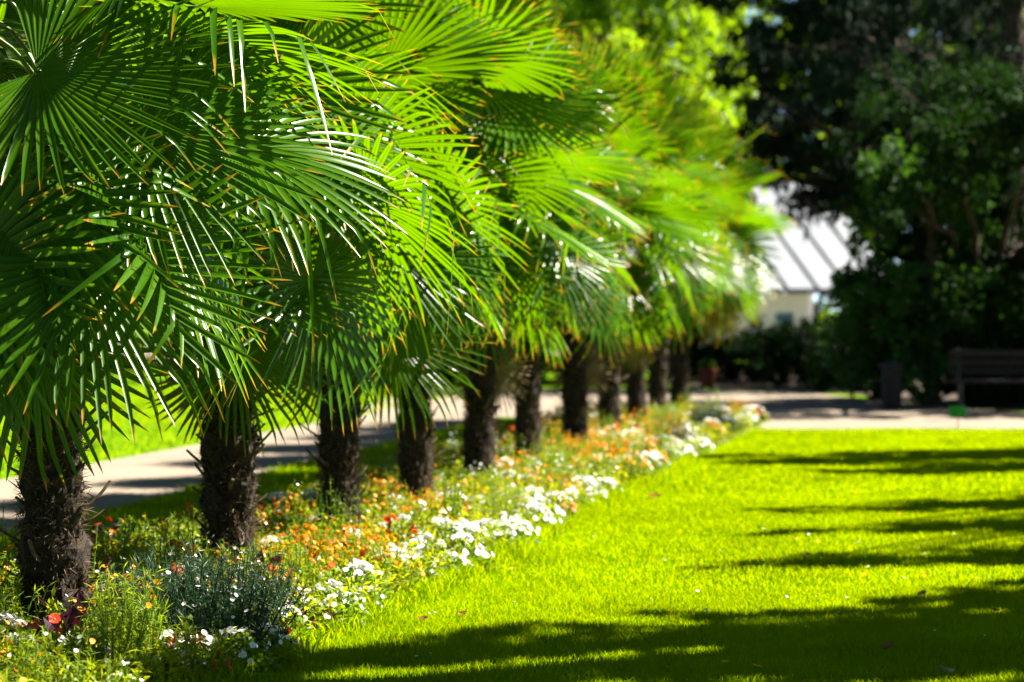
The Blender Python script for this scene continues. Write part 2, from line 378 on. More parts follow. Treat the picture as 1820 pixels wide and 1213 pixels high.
def make_palm(i):
    g = random.Random(100+i)
    p = empty('palm_tree', (TX[i], TY[i], 0), PALM_LABELS[i], 'palm', 'palms in a row along the flower border')
    s = [1, .98, .97, .86, .82, .86, .76, .86, .82, .78, .78, .82][i]
    t = bpy.data.objects.new('trunk', TRUNKS[i % 4]); link(t, p); rz = g.uniform(0, 6.28)
    t.rotation_euler = (g.gauss(0, .01), g.gauss(0, .01), rz); t.scale = (s, s, 1)
    nst = 22 if 0 < i < 4 else 12
    for k in range(nst):
        z = .25 + .85*k/nst + g.uniform(-.03, .03); ph = k*2.4 + g.uniform(-.3, .3) + rz
        if k % 2 == 0: ph = g.choice((0.1, 3.2)) + g.uniform(-.6, .6)
        d = Vector((math.cos(ph), math.sin(ph), g.uniform(.15, .9)))
        st = bpy.data.objects.new('leaf_stub', STUBS[g.randrange(4)]); link(st, t)
        loc = Vector((math.cos(ph)*.105*s, math.sin(ph)*.105*s, z))
        tm = Matrix.LocRotScale(Vector((0, 0, 0)), t.rotation_euler, Vector((s, s, 1)))
        st.matrix_basis = tm.inverted() @ frame(loc, d, (0, 0, 1))
    hs = g.uniform(.0, .28) + (.18 if i > 7 else 0); cs = g.uniform(.94, 1.12); nf = g.randrange(36, 44)
    for k in range(nf):
        u = k/(nf-1)                                   # 0 young, 1 oldest
        ph = k*2.39996 + g.uniform(-.25, .25) + i*1.1
        e = R_(86 - 120*u**1.05) + g.uniform(-.14, .14)
        if i < 5 and math.sin(ph) < -.7 and .25 < u < .8: continue
        if i < 4 and math.cos(ph-.31) > .6 and .12 < u < .6 and k % 3: continue
        z0 = 2.5 + hs - (.62 + .6*hs)*u; at = Vector((math.cos(ph)*.07, math.sin(ph)*.07, z0))
        d = Vector((math.cos(ph)*math.cos(e), math.sin(ph)*math.cos(e), math.sin(e)))
        Lp = g.uniform(.44, .68)*cs; hub = at + d*Lp
        tl = R_(4) if u < .12 else R_(2 + 36*u + g.uniform(-20, 24))
        hz = Vector((math.cos(ph), math.sin(ph), 0)); e2 = max(e - tl, R_(-86))
        sw = g.uniform(-.5, .5); hz2 = Vector((math.cos(ph+sw), math.sin(ph+sw), 0))
        ax = hz2*math.cos(e2) + Vector((0, 0, math.sin(e2)))
        nr = -hz2*math.sin(e2) + Vector((0, 0, math.cos(e2)))
        nr += ax.cross(nr)*g.uniform(-.85, .85)
        kind = 'young' if u < .1 else ('mid' if u < .6 else 'old')
        add_frond(p, at, hub, ax, nr, g.choice(FANS[kind]), cs*g.uniform(.92, 1.16))
    PALMS.append(p)
PALMS.append(None)
for i in range(1, 12): make_palm(i)
# the big fans nearest the lens, each where it hangs in the row
def hero(i, hx, hy, tx, ty, off, ay, nrm, kind='mid', sc=1.0, z0=2.15):
    p = PALMS[i]; Y = TY[i] - off
    hub = Vector((X(hx, Y), Y, Zh(hy, Y))) - p.location; tip = Vector((X(tx, Y), Y, Zh(ty, Y))) - p.location
    ax = (tip - hub).normalized() + Vector((0, ay, 0))
    add_frond(p, (0, -.06, z0), hub, ax, nrm, FANS[kind][(hx + hy) % 4], sc)
hero(1, 68, 128, 470, 200, .62, -.2, (.1, -.75, .6), 'mid', 1.16, 2.5)
hero(1, -15, 478, 130, 640, .55, -.2, (.1, -.9, .3), 'mid', 1.0, 1.95)
hero(1, 155, 465, 350, 650, .7, -.25, (.25, -.85, .45), 'mid', 1.15, 2.0)
hero(1, 250, 230, 480, 380, .4, -.1, (.1, -.7, .65), 'mid', 1.15, 2.3)
hero(1, 60, 600, 60, 760, .45, -.1, (0, -1, .3), 'old', .9, 1.9)
hero(2, 405, 492, 650, 525, .45, -.1, (.05, -.5, .85), 'mid', 1.05, 2.05)
hero(2, 492, 335, 745, 325, .35, .0, (.05, -.42, .9), 'mid', 1.05, 2.25)
hero(2, 470, 160, 700, 70, .4, .1, (-.15, -.9, .3), 'mid', 1.1, 2.5)
hero(2, 418, 610, 520, 720, .4, -.1, (.25, -.9, .3), 'mid', .85, 1.9)
hero(3, 690, 590, 790, 700, .4, -.1, (.25, -.9, .25), 'mid', .95, 1.95)
hero(3, 640, 300, 800, 420, .4, -.1, (.2, -.7, .6), 'mid', 1.0, 2.2)
hero(4, 722, 272, 930, 235, .35, .0, (.05, -.5, .85), 'mid', 1.15, 2.4)
hero(4, 780, 450, 890, 560, .35, -.1, (.2, -.8, .5), 'mid', 1.0, 2.1)
FANS['yellow'] = [m_.copy() for m_ in FANS['old']]
M['yellow_palm'] = leaf_mat('yellowing_palm_leaf', (.14, .13, .01), (.22, .17, .012), (.42, .34, .005), .45, .45, .25)
for m_ in FANS['yellow']: m_.materials[0] = M['yellow_palm']
FANS['dead'] = [m_.copy() for m_ in FANS['old']]
M['dead_palm'] = leaf_mat('dead_palm_leaf', (.10, .065, .03), (.20, .14, .07), (.26, .17, .07), .3, .7, .1)
for m_ in FANS['dead']: m_.materials[0] = M['dead_palm']
for i_, hx_, hy_, tx_, ty_ in ((5, 876, 655, 886, 735), (3, 575, 640, 560, 730), (7, 1036, 655, 1044, 715), (2, 385, 655, 372, 740)):
    hero(i_, hx_, hy_, tx_, ty_, -.02, -.05, (.4, -.8, .1), 'dead', .62, 1.6)
hero(11, 1290, 520, 1330, 600, .3, 0, (.3, -.9, .3), 'yellow', .85, 1.9)
hero(11, 1275, 560, 1325, 630, .2, 0, (.3, -.9, .2), 'yellow', .6, 1.85)
hero(8, 1120, 600, 1150, 680, .2, 0, (.3, -.9, .2), 'yellow', .6, 1.8)

# ------------------------------------------------------------------ trees
def tree(name, loc, label, cat, group, trunk, clumps, n, size, m, up=.3, droop=.2, aspect=.55, shell=2.2, seed=1, limbs=True, parts=('trunk', 'crown'), wood=None):
    """trunk: list of (x, y, z, r); clumps: list of (centre, radii); all in the tree's own space"""
    global rng
    rng = np.random.default_rng(seed)
    o = empty(name, loc, label, cat, group)
    mb = MB()
    T = np.array(trunk, float); mb.tube(T[:, :3], T[:, 3], 12)
    if limbs:
        for c, r in clumps:
            c = np.array(c, float); r = np.broadcast_to(np.array(r, float), (3,))
            k = int(np.clip(np.argmin(np.abs(T[:, 2] - (c[2]-.35*np.linalg.norm(c[:2]-T[-1, :2])))), 0, len(T)-1))
            b = T[k, :3]; t = np.linspace(0, 1, 7)[:, None]
            L_ = b + (c-b)*t + np.array([0, 0, 1.])*np.sin(t*math.pi)*.08*np.linalg.norm(c-b) + rng.normal(0, .03, (7, 3))*np.linalg.norm(c-b)*t*(1-t)*2
            mb.tube(L_, np.linspace(max(T[k, 3]*.45, .03), .012, 7), 6)
            for q in range(4):
                e = c + rdir(1)[0]*r*.75; L2 = L_[4] + (e-L_[4])*np.linspace(0, 1, 4)[:, None]
                mb.tube(L2, np.linspace(.02, .006, 4), 5)
    mb.build(parts[0], wood or M['wood'], o, True)
    vol = np.array([np.prod(np.broadcast_to(np.array(r, float), (3,)))**(2/3) for c, r in clumps]); cnt = np.maximum((n*vol/vol.sum()).astype(int), 20)
    cb = MB()
    for (c, r), k in zip(clumps, cnt):
        c = np.array(c, float); r = np.broadcast_to(np.array(r, float), (3,))
        # sub-tufts so that the outline is ragged and gaps stay open
        nt_ = max(6, k//45); tc = rdir(nt_)*(rng.uniform(0, 1, (nt_, 1))**(1/shell)); ti = rng.integers(0, nt_, k)
        p = c + (tc[ti] + rng.normal(0, .13, (k, 3)))*r
        d = rdir(k, up) + tc[ti]*.8; d[:, 2] -= droop
        cb.leaves(p, d, rdir(k, .9), size*rng.uniform(.6, 1.3, k), size*aspect*rng.uniform(.7, 1.2, k), 0, .18, .15)
    cb.build(parts[1], m, o)
    return o
def blob(cx, cy, z0, z1, rad, n, cr, seed, flat=.8):
    g = np.random.default_rng(seed); out = []
    for _ in range(n):
        a = g.uniform(0, 6.28); q = math.sqrt(g.uniform(0, 1)); h = g.uniform(0, 1)
        rr = rad*q*(1 - .55*abs(h-.4)**1.5)
        out.append(((cx+rr*math.cos(a), cy+rr*math.sin(a), z0+(z1-z0)*h), (cr*g.uniform(.7, 1.3), cr*g.uniform(.7, 1.3), cr*flat*g.uniform(.7, 1.3))))
    return out
# --- trees off to the right of the frame; they shade the lawn
def shade_tree(loc, label, targets, seed, trunk_h, n, rr=(.55, .4)):
    g = random.Random(seed); cl = []
    for (x0, y0, x1, y1, rad, k) in targets:             # shade lies on the ground along this line
        for j in range(k):
            t = (j+.5)/k; z = trunk_h + g.uniform(-.3, 1.6)
            q = Vector((x0+(x1-x0)*t, y0+(y1-y0)*t, 0)) + SUN*(z/SUN.z) - Vector(loc)
            f = rad*(.55 + .6*t)
            cl.append(((q.x + g.gauss(0, .1), q.y + g.gauss(0, .05), z), (f*1.5, f*.75, f*.4)))
    tr = [(0, 0, -.1, .34), (.05, 0, 1.2, .27), (.0, .1, trunk_h*.6, .22), (-.1, .1, trunk_h, .16), (-.2, 0, trunk_h+2.2, .07)]
    return tree('broadleaf_tree', loc, label, 'tree', 'broadleaf trees shading the lawn', tr, cl, n, .12, M['mid_leaf'], .3, .2, .6, 1.6, seed)
shade_tree((11.5, 21.5, 0), 'spreading tree beyond the right edge, its branch shadows striping the middle lawn',
           [(1.9, 21.4, 6, 23.0, .7, 9), (2.6, 20.2, 6, 21.6, .7, 8), (1.6, 22.4, 5, 23.6, .45, 7), (2.0, 16.4, 5, 17.6, .52, 7), (1.8, 14.8, 5, 16.0, .54, 8), (1.3, 12.9, 4.6, 14.2, .58, 8)], 51, 5.4, 42000)
shade_tree((9.6, 13.2, 0), 'leafy tree beyond the right edge, shading the front corner of the lawn',
           [(-.5, 10.2, 4, 11.8, .34, 9), (-.9, 9.6, 3, 10.4, .34, 9), (-.6, 9.95, 3.2, 11.1, .28, 8), (-1.3, 8.7, 3, 9.6, .42, 9), (1.6, 11.2, 4.4, 12.4, .40, 7), (-.2, 8.2, 3, 9.0, .4, 7), (1, 7.4, 3, 8.2, .5, 5), (-1.2, 9.2, -.2, 9.7, .34, 5), (-1.75, 8.35, -.6, 8.75, .3, 5), (.6, 9.4, 3.4, 10.4, .45, 7), (2.2, 12.0, 4.6, 12.9, .4, 6), (2.4, 10.6, 4, 11.3, .34, 5)], 52, 4.2, 46000)
# --- big dark evergreen shrub mass at the right, behind the crossing
def X(px, Y): return (px-CX)/FPX*Y
def Zh(py, Y): return CAMZ + (HY-py)/FPX*Y
cl = blob(0, 0, .2, 4.6, 2.0, 34, .75, 61) + [((-1.3+.75*q, -2.3-.45*(q % 3), 3.0+.5*(q % 4)), (.7, .7, .5)) for q in range(7)] + [((-1.0+.8*q, -3.6, 3.7+.3*(q % 2)), (.7, .7, .45)) for q in range(5)]  # front clumps added as an overhang that keeps sky light off the bench
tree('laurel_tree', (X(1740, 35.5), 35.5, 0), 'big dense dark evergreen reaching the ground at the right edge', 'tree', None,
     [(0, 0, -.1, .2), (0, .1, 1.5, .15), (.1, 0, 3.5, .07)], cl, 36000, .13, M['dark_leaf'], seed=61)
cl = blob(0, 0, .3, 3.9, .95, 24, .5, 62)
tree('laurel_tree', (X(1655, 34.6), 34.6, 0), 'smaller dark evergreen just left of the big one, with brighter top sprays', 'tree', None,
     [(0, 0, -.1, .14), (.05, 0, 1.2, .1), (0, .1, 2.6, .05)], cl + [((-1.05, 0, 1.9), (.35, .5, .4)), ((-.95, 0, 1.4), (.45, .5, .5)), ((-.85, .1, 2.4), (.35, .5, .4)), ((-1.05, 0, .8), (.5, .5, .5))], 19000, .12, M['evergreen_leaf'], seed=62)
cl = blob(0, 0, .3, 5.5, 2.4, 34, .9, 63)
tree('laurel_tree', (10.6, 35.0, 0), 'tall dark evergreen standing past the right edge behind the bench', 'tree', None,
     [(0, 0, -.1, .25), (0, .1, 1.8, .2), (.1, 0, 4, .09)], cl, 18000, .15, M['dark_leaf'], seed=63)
# --- dark cedar hanging over the roof
cl = []
g = random.Random(64)
for L in range(13):
    z = 4.3 + L*.62
    for q in range(8):
        a = q*.785 + L*.5 + g.uniform(-.3, .3); rr = g.uniform(.4, 3.4)*(1 - .05*L)
        cl.append(((rr*math.cos(a), rr*math.sin(a), z + g.uniform(-.3, .3) - .1*rr), (.95, .95, .42)))
cl += [((-.35+.45*q, -.6, 3.75 - .18*(q % 3)), (.32, .4, .32)) for q in range(5)] + [((-1.4, 0, 4.4), (.8, .8, .5)), ((-2.0, 0, 5.6), (.8, .8, .6)), ((-1.0, 0, 5.0), (1., 1, .6))]
for q in range(18): cl.append(((-1.15 + 2.2*g.random(), -.7 + .5*g.random(), 3.95 - .75*g.random()), (.13, .16, .36)))
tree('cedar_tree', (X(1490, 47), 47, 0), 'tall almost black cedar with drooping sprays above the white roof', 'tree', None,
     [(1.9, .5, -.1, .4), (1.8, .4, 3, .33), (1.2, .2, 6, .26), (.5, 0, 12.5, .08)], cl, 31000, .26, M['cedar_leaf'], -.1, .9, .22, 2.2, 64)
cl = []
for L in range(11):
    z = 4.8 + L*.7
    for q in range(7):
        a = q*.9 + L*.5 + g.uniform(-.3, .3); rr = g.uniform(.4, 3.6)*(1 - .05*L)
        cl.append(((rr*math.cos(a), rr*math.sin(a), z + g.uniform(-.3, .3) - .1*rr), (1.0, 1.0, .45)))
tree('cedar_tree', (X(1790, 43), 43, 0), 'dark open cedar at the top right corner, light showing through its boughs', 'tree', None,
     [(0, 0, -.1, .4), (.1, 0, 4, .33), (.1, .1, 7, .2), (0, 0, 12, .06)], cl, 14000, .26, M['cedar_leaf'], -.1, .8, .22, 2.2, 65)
# --- bright backlit broadleaf tree at the top middle
cl = blob(0, 0, 2.6, 11.5, 2.7, 56, 1.0, 66)
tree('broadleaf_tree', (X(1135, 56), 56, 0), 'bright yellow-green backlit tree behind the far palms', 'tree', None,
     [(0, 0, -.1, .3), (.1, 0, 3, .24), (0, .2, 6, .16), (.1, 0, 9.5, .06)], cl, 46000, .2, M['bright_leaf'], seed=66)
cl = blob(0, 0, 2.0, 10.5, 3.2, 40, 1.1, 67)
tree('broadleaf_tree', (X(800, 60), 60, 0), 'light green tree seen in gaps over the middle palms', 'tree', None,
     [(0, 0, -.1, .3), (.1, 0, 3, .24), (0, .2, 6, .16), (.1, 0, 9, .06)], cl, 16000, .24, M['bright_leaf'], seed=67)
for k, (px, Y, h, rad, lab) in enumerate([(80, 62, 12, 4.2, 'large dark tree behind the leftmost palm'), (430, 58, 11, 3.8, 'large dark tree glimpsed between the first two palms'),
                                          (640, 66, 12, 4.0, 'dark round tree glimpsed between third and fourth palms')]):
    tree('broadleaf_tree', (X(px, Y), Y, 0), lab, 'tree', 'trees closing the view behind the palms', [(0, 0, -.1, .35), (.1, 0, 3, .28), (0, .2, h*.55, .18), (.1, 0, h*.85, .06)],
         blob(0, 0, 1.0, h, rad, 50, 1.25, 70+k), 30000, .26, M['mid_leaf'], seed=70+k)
# --- trees far behind the roof
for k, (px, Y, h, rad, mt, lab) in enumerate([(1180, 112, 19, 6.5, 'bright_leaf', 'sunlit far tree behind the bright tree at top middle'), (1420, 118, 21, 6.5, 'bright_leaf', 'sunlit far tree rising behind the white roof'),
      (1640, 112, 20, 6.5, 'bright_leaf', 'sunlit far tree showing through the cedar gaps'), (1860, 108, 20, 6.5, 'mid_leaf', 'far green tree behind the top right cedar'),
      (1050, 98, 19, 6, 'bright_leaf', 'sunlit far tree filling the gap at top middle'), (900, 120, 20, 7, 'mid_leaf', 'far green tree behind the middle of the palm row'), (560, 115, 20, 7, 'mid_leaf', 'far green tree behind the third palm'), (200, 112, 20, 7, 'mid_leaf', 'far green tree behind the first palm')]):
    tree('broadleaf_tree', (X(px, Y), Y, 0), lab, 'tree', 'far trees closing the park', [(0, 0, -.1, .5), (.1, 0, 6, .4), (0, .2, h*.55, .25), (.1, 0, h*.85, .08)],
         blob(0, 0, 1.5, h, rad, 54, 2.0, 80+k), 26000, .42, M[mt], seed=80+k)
# --- unseen trees added left and behind the camera to cut the sky light
for k, (x, y, h, rad) in enumerate([(-14, 1, 24, 6), (-14.5, 12, 25, 6), (-15.5, 23, 24, 6), (-17, 35, 22, 6), (-9, -8, 24, 6), (2, -9, 25, 6.5), (12, -8, 24, 6), (19, -1, 20, 5)]):
    tree('broadleaf_tree', (x, y, 0), ['added unseen tree outside the left edge, blocking sky light', 'added unseen tree behind the camera, blocking sky light'][k > 3], 'tree', 'trees added outside the view to block sky light', [(0, 0, -.1, .5), (.1, 0, 5, .4), (0, .2, h*.55, .25), (.1, 0, h*.85, .08)],
         blob(0, 0, 1.5, h, rad, 46, 2.2, 180+k), 9000, .6, M['mid_leaf'], seed=180+k)
# --- low shrubs and hedge
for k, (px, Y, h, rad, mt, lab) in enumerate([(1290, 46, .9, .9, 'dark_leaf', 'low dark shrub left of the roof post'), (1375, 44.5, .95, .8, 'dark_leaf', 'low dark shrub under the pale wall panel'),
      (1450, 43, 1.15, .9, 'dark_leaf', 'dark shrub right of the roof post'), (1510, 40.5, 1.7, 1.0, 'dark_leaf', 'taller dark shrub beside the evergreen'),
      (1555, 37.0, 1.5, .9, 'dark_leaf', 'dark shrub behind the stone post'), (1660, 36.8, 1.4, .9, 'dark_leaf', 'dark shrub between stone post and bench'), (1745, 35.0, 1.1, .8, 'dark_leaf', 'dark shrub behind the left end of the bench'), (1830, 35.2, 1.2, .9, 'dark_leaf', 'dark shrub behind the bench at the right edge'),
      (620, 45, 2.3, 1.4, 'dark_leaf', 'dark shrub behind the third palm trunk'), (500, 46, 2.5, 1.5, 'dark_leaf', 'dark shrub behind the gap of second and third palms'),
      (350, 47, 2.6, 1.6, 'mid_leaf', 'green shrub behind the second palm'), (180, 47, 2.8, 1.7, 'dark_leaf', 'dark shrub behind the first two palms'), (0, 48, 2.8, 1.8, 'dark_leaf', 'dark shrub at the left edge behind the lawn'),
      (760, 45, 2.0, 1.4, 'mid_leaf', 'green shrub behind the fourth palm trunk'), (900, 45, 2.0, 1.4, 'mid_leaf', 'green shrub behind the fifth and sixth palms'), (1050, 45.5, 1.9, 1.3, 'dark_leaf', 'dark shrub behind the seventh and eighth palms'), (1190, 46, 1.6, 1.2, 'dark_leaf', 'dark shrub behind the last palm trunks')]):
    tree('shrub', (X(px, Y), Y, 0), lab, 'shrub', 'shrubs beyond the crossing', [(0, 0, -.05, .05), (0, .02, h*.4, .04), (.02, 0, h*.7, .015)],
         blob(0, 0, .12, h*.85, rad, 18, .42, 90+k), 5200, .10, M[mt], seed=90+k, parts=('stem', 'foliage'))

# ------------------------------------------------------------------ pavilion with white glass roof
M['roof'] = noise_mat('white_roof', (.088, .104, .124), (.118, .130, .148), 3, .5, spec=.4)
M['rib'] = noise_mat('grey_rib', (.045, .052, .06), (.07, .078, .086), 6, .5)
M['wall'] = noise_mat('pale_wall', (.58, .66, .50), (.66, .73, .58), 4, .8)
M['teal'] = noise_mat('teal_pane', (.02, .09, .10), (.04, .13, .13), 3, .2)
M['post'] = noise_mat('pale_post', (.78, .80, .78), (.84, .86, .84), 5, .5)
pav = empty('garden_pavilion', (X(1440, 84), 84, 0), 'garden pavilion with white pitched roof and grey ribs below the cedar', 'pavilion', None, R_(20))
def plate(mb, a, b, c, d, t, m=0):
    a, b, c, d = [np.array(q, float) for q in (a, b, c, d)]; n = np.cross(b-a, d-a); n = n/np.linalg.norm(n)*t
    V = np.array([a, b, c, d, a-n, b-n, c-n, d-n])
    return mb.add(V, [[0, 1, 2, 3], [7, 6, 5, 4], [0, 4, 5, 1], [1, 5, 6, 2], [2, 6, 7, 3], [3, 7, 4, 0]], m)
EZ, RZ, DP = Zh(513, 84), 6.2, 6.4
rm = MB(); plate(rm, (-6, 0, EZ), (3.6, 0, EZ), (3.6, DP, RZ), (-6, DP, RZ), .06); plate(rm, (-6, DP+.01, RZ), (3.6, DP+.01, RZ), (3.6, 2*DP, EZ), (-6, 2*DP, EZ), .06)
rf = rm.build('roof', M['roof'], pav)
for x in (-5.7, -4.5, -3.3, -2.1, -.9, 0.3, 1.5, 2.7):
    q = MB(); q.tube([(x, -.02, EZ+.03), (x, DP*.5, (EZ+RZ)/2+.03), (x, DP, RZ+.03)], .055, 6); q.build('roof_rib', M['rib'], rf)
q = MB(); q.box((-1.2, -.05, EZ-.09), (9.6, .08, .14)); q.build('gutter', M['rib'], rf)
for x in (.05, -2.6, -5.4):
    q = MB(); q.tube([(x, .12, 0), (x, .12, EZ-.17)], .085, 12); q.build('post', M['post'], pav)
w = MB(); w.box((-1.05, 1.2, .95), (3.5, .1, 1.9)); wo = w.build('wall', M['wall'], pav)
w = MB(); w.box((-.42, 1.12, Zh(566, 85)), (.68, .04, .36)); w.build('window', M['teal'], wo)
w = MB(); w.box((-4.4, 1.2, .95), (2.9, .1, 1.9)); w.build('wall', M['wall'], pav)

# ------------------------------------------------------------------ small things by the crossing
M['green_paint'] = noise_mat('green_paint', (.0, .16, .02), (.005, .22, .03), 8, .4)
M['stake'] = noise_mat('stake', (.16, .10, .06), (.24, .16, .1), 30, .8)
sg = empty('plant_sign', (X(1703, 27.6), 27.6, 0), 'small green sign plate on a thin stake at the far lawn edge', 'sign')
q = MB(); q.tube([(0, 0, -.05), (0, 0, .16)], .007, 8); q.build('stake', M['stake'], sg)
q = MB()
for s_ in (-1, 1): q.box((s_*.0475, .004*0, .215), (.088, .014, .125), rot=Matrix.Rotation(s_*.18, 3, 'Z'))
q.build('plate', M['green_paint'], sg)
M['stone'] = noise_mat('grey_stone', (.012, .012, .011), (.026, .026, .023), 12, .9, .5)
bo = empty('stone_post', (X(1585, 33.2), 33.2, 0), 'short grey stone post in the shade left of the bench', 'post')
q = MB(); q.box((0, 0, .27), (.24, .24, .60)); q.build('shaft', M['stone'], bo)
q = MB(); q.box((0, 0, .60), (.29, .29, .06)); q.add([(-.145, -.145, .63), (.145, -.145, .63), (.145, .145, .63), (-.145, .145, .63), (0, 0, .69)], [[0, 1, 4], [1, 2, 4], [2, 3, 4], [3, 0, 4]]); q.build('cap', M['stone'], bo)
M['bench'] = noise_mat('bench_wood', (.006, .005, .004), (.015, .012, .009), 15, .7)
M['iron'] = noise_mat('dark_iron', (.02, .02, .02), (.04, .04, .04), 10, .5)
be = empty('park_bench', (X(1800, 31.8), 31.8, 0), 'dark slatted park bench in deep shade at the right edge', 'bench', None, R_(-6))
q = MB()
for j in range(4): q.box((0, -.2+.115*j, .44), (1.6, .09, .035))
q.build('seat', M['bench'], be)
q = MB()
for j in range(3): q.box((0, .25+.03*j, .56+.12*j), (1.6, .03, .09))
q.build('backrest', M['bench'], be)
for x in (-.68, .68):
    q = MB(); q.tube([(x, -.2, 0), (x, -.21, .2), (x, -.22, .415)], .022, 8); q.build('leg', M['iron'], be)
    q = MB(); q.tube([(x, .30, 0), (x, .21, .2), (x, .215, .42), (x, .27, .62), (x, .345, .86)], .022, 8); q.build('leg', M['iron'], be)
M['terracotta'] = noise_mat('terracotta', (.12, .025, .012), (.18, .04, .02), 10, .8)
pt = empty('planter', (X(1258, 42.4), 42.4, 0), 'terracotta planter in the shade right of the last palm', 'planter')
q = MB(); q.tube([(0, 0, 0), (0, 0, .28), (0, 0, .30)], [.10, .16, .16], 18, 0, False); q.build('pot', M['terracotta'], pt, True)
q = MB(); q.tube([(0, 0, .30), (0, 0, .345)], [.185, .185], 18, 0, True); q.build('rim', M['terracotta'], pt)
q = MB(); k = 260; d = rdir(k, 1.0); q.leaves(np.array([[0, 0, .34]]) + d*.12*rng.uniform(0, 1, (k, 1)), d, rdir(k), .09, .04); q.build('plant', M['mid_leaf'], pt)

# ------------------------------------------------------------------ flower border
M['pet_leaf'] = leaf_mat('petunia_leaf', (.035, .11, .006), (.09, .18, .008), (.28, .40, .006), .45, .45, .4)
M['lime_leaf'] = leaf_mat('lime_leaf', (.05, .13, .005), (.15, .20, .006), (.36, .42, .006), .42, .45, .4)
M['cover_leaf'] = leaf_mat('cover_leaf', (.09, .16, .004), (.20, .24, .005), (.45, .48, .004), .5, .6, .1)
M['fine_leaf'] = leaf_mat('fine_leaf', (.06, .14, .006), (.14, .22, .008), (.36, .45, .006), .48, .5, .3)
M['grey_leaf'] = leaf_mat('grey_leaf', (.012, .036, .016), (.03, .062, .028), (.05, .12, .03), .2, .5, .25)
M['purple_leaf'] = leaf_mat('purple_leaf', (.010, .003, .008), (.025, .005, .012), (.07, .006, .012), .18, .3, .4)
M['white_petal'] = leaf_mat('white_petal', (.72, .72, .70), (.80, .80, .78), (.8, .8, .76), .3, .5, .2)
M['orange_petal'] = leaf_mat('orange_petal', (.75, .20, .005), (.80, .33, .01), (.8, .34, .005), .3, .5, .2)
M['red_petal'] = leaf_mat('red_petal', (.55, .02, .012), (.65, .05, .015), (.7, .04, .01), .3, .4, .3)
M['scarlet_petal'] = leaf_mat('scarlet_petal', (.70, .08, .008), (.75, .16, .01), (.8, .15, .006), .3, .5, .2)
M['yellow_eye'] = noise_mat('yellow_eye', (.55, .35, .02), (.65, .45, .03), 40, .7)
def flower_mb(rad, n, cup, mi, ei, seed, layers=1):
    mb = MB(); g = np.random.default_rng(seed)
    for l in range(layers):
        for k in range(n):
            a = (k + .5*l)*2*math.pi/n + g.normal(0, .06); R = rad*(1-.28*l)*g.uniform(.9, 1.1); w = R*math.tan(math.pi/n)*(.86 if n < 7 else 1.05)
            c, s = math.cos(a), math.sin(a); e = np.array([c, s, 0]); t = np.array([-s, c, 0]); z = np.array([0, 0, 1.])
            h0 = .15*rad*l
            P = [z*h0, e*R*.55 + t*w*.8 + z*(cup*R*.4+h0), e*R*.95 + t*w*.75 + z*(cup*R*.75+h0), e*R*1.0 + z*(cup*R*.55+h0), e*R*.95 - t*w*.75 + z*(cup*R*.75+h0), e*R*.55 - t*w*.8 + z*(cup*R*.4+h0)]
            mb.add(P, [[0, 1, 2, 3], [0, 3, 4, 5]], mi)
    if ei is not None:
        a = np.arange(6)*math.pi/3
        P = np.concatenate([np.stack([np.cos(a)*rad*.2, np.sin(a)*rad*.2, 0*a + .12*rad], 1), [[0, 0, rad*.22]]])
        mb.add(P, [[k, (k+1) % 6, 6] for k in range(6)], ei)
    return mb
def bell_mb(mi):
    mb = MB(); mb.tube([(0, 0, 0), (0, 0, -.006), (0, 0, -.026), (0, 0, -.034)], [.002, .0055, .0045, .005], 8, mi, False)
    for k in range(4):
        a = k*math.pi/2; e = np.array([math.cos(a), math.sin(a), 0]); t = np.array([-e[1], e[0], 0]); z = np.array([0, 0, 1.])
        mb.add([e*.004 - z*.032, e*.013 + t*.006 - z*.040, e*.019 - z*.044, e*.013 - t*.006 - z*.040], [[0, 1, 2, 3]], mi)
    mb.tube([(0, 0, -.03), (.001, 0, -.058)], [.001, .0008], 4, mi)
    mb.tube([(0, 0, 0), (-.003, 0, .012), (-.01, 0, .02)], [.0012]*3, 4, mi)
    return mb
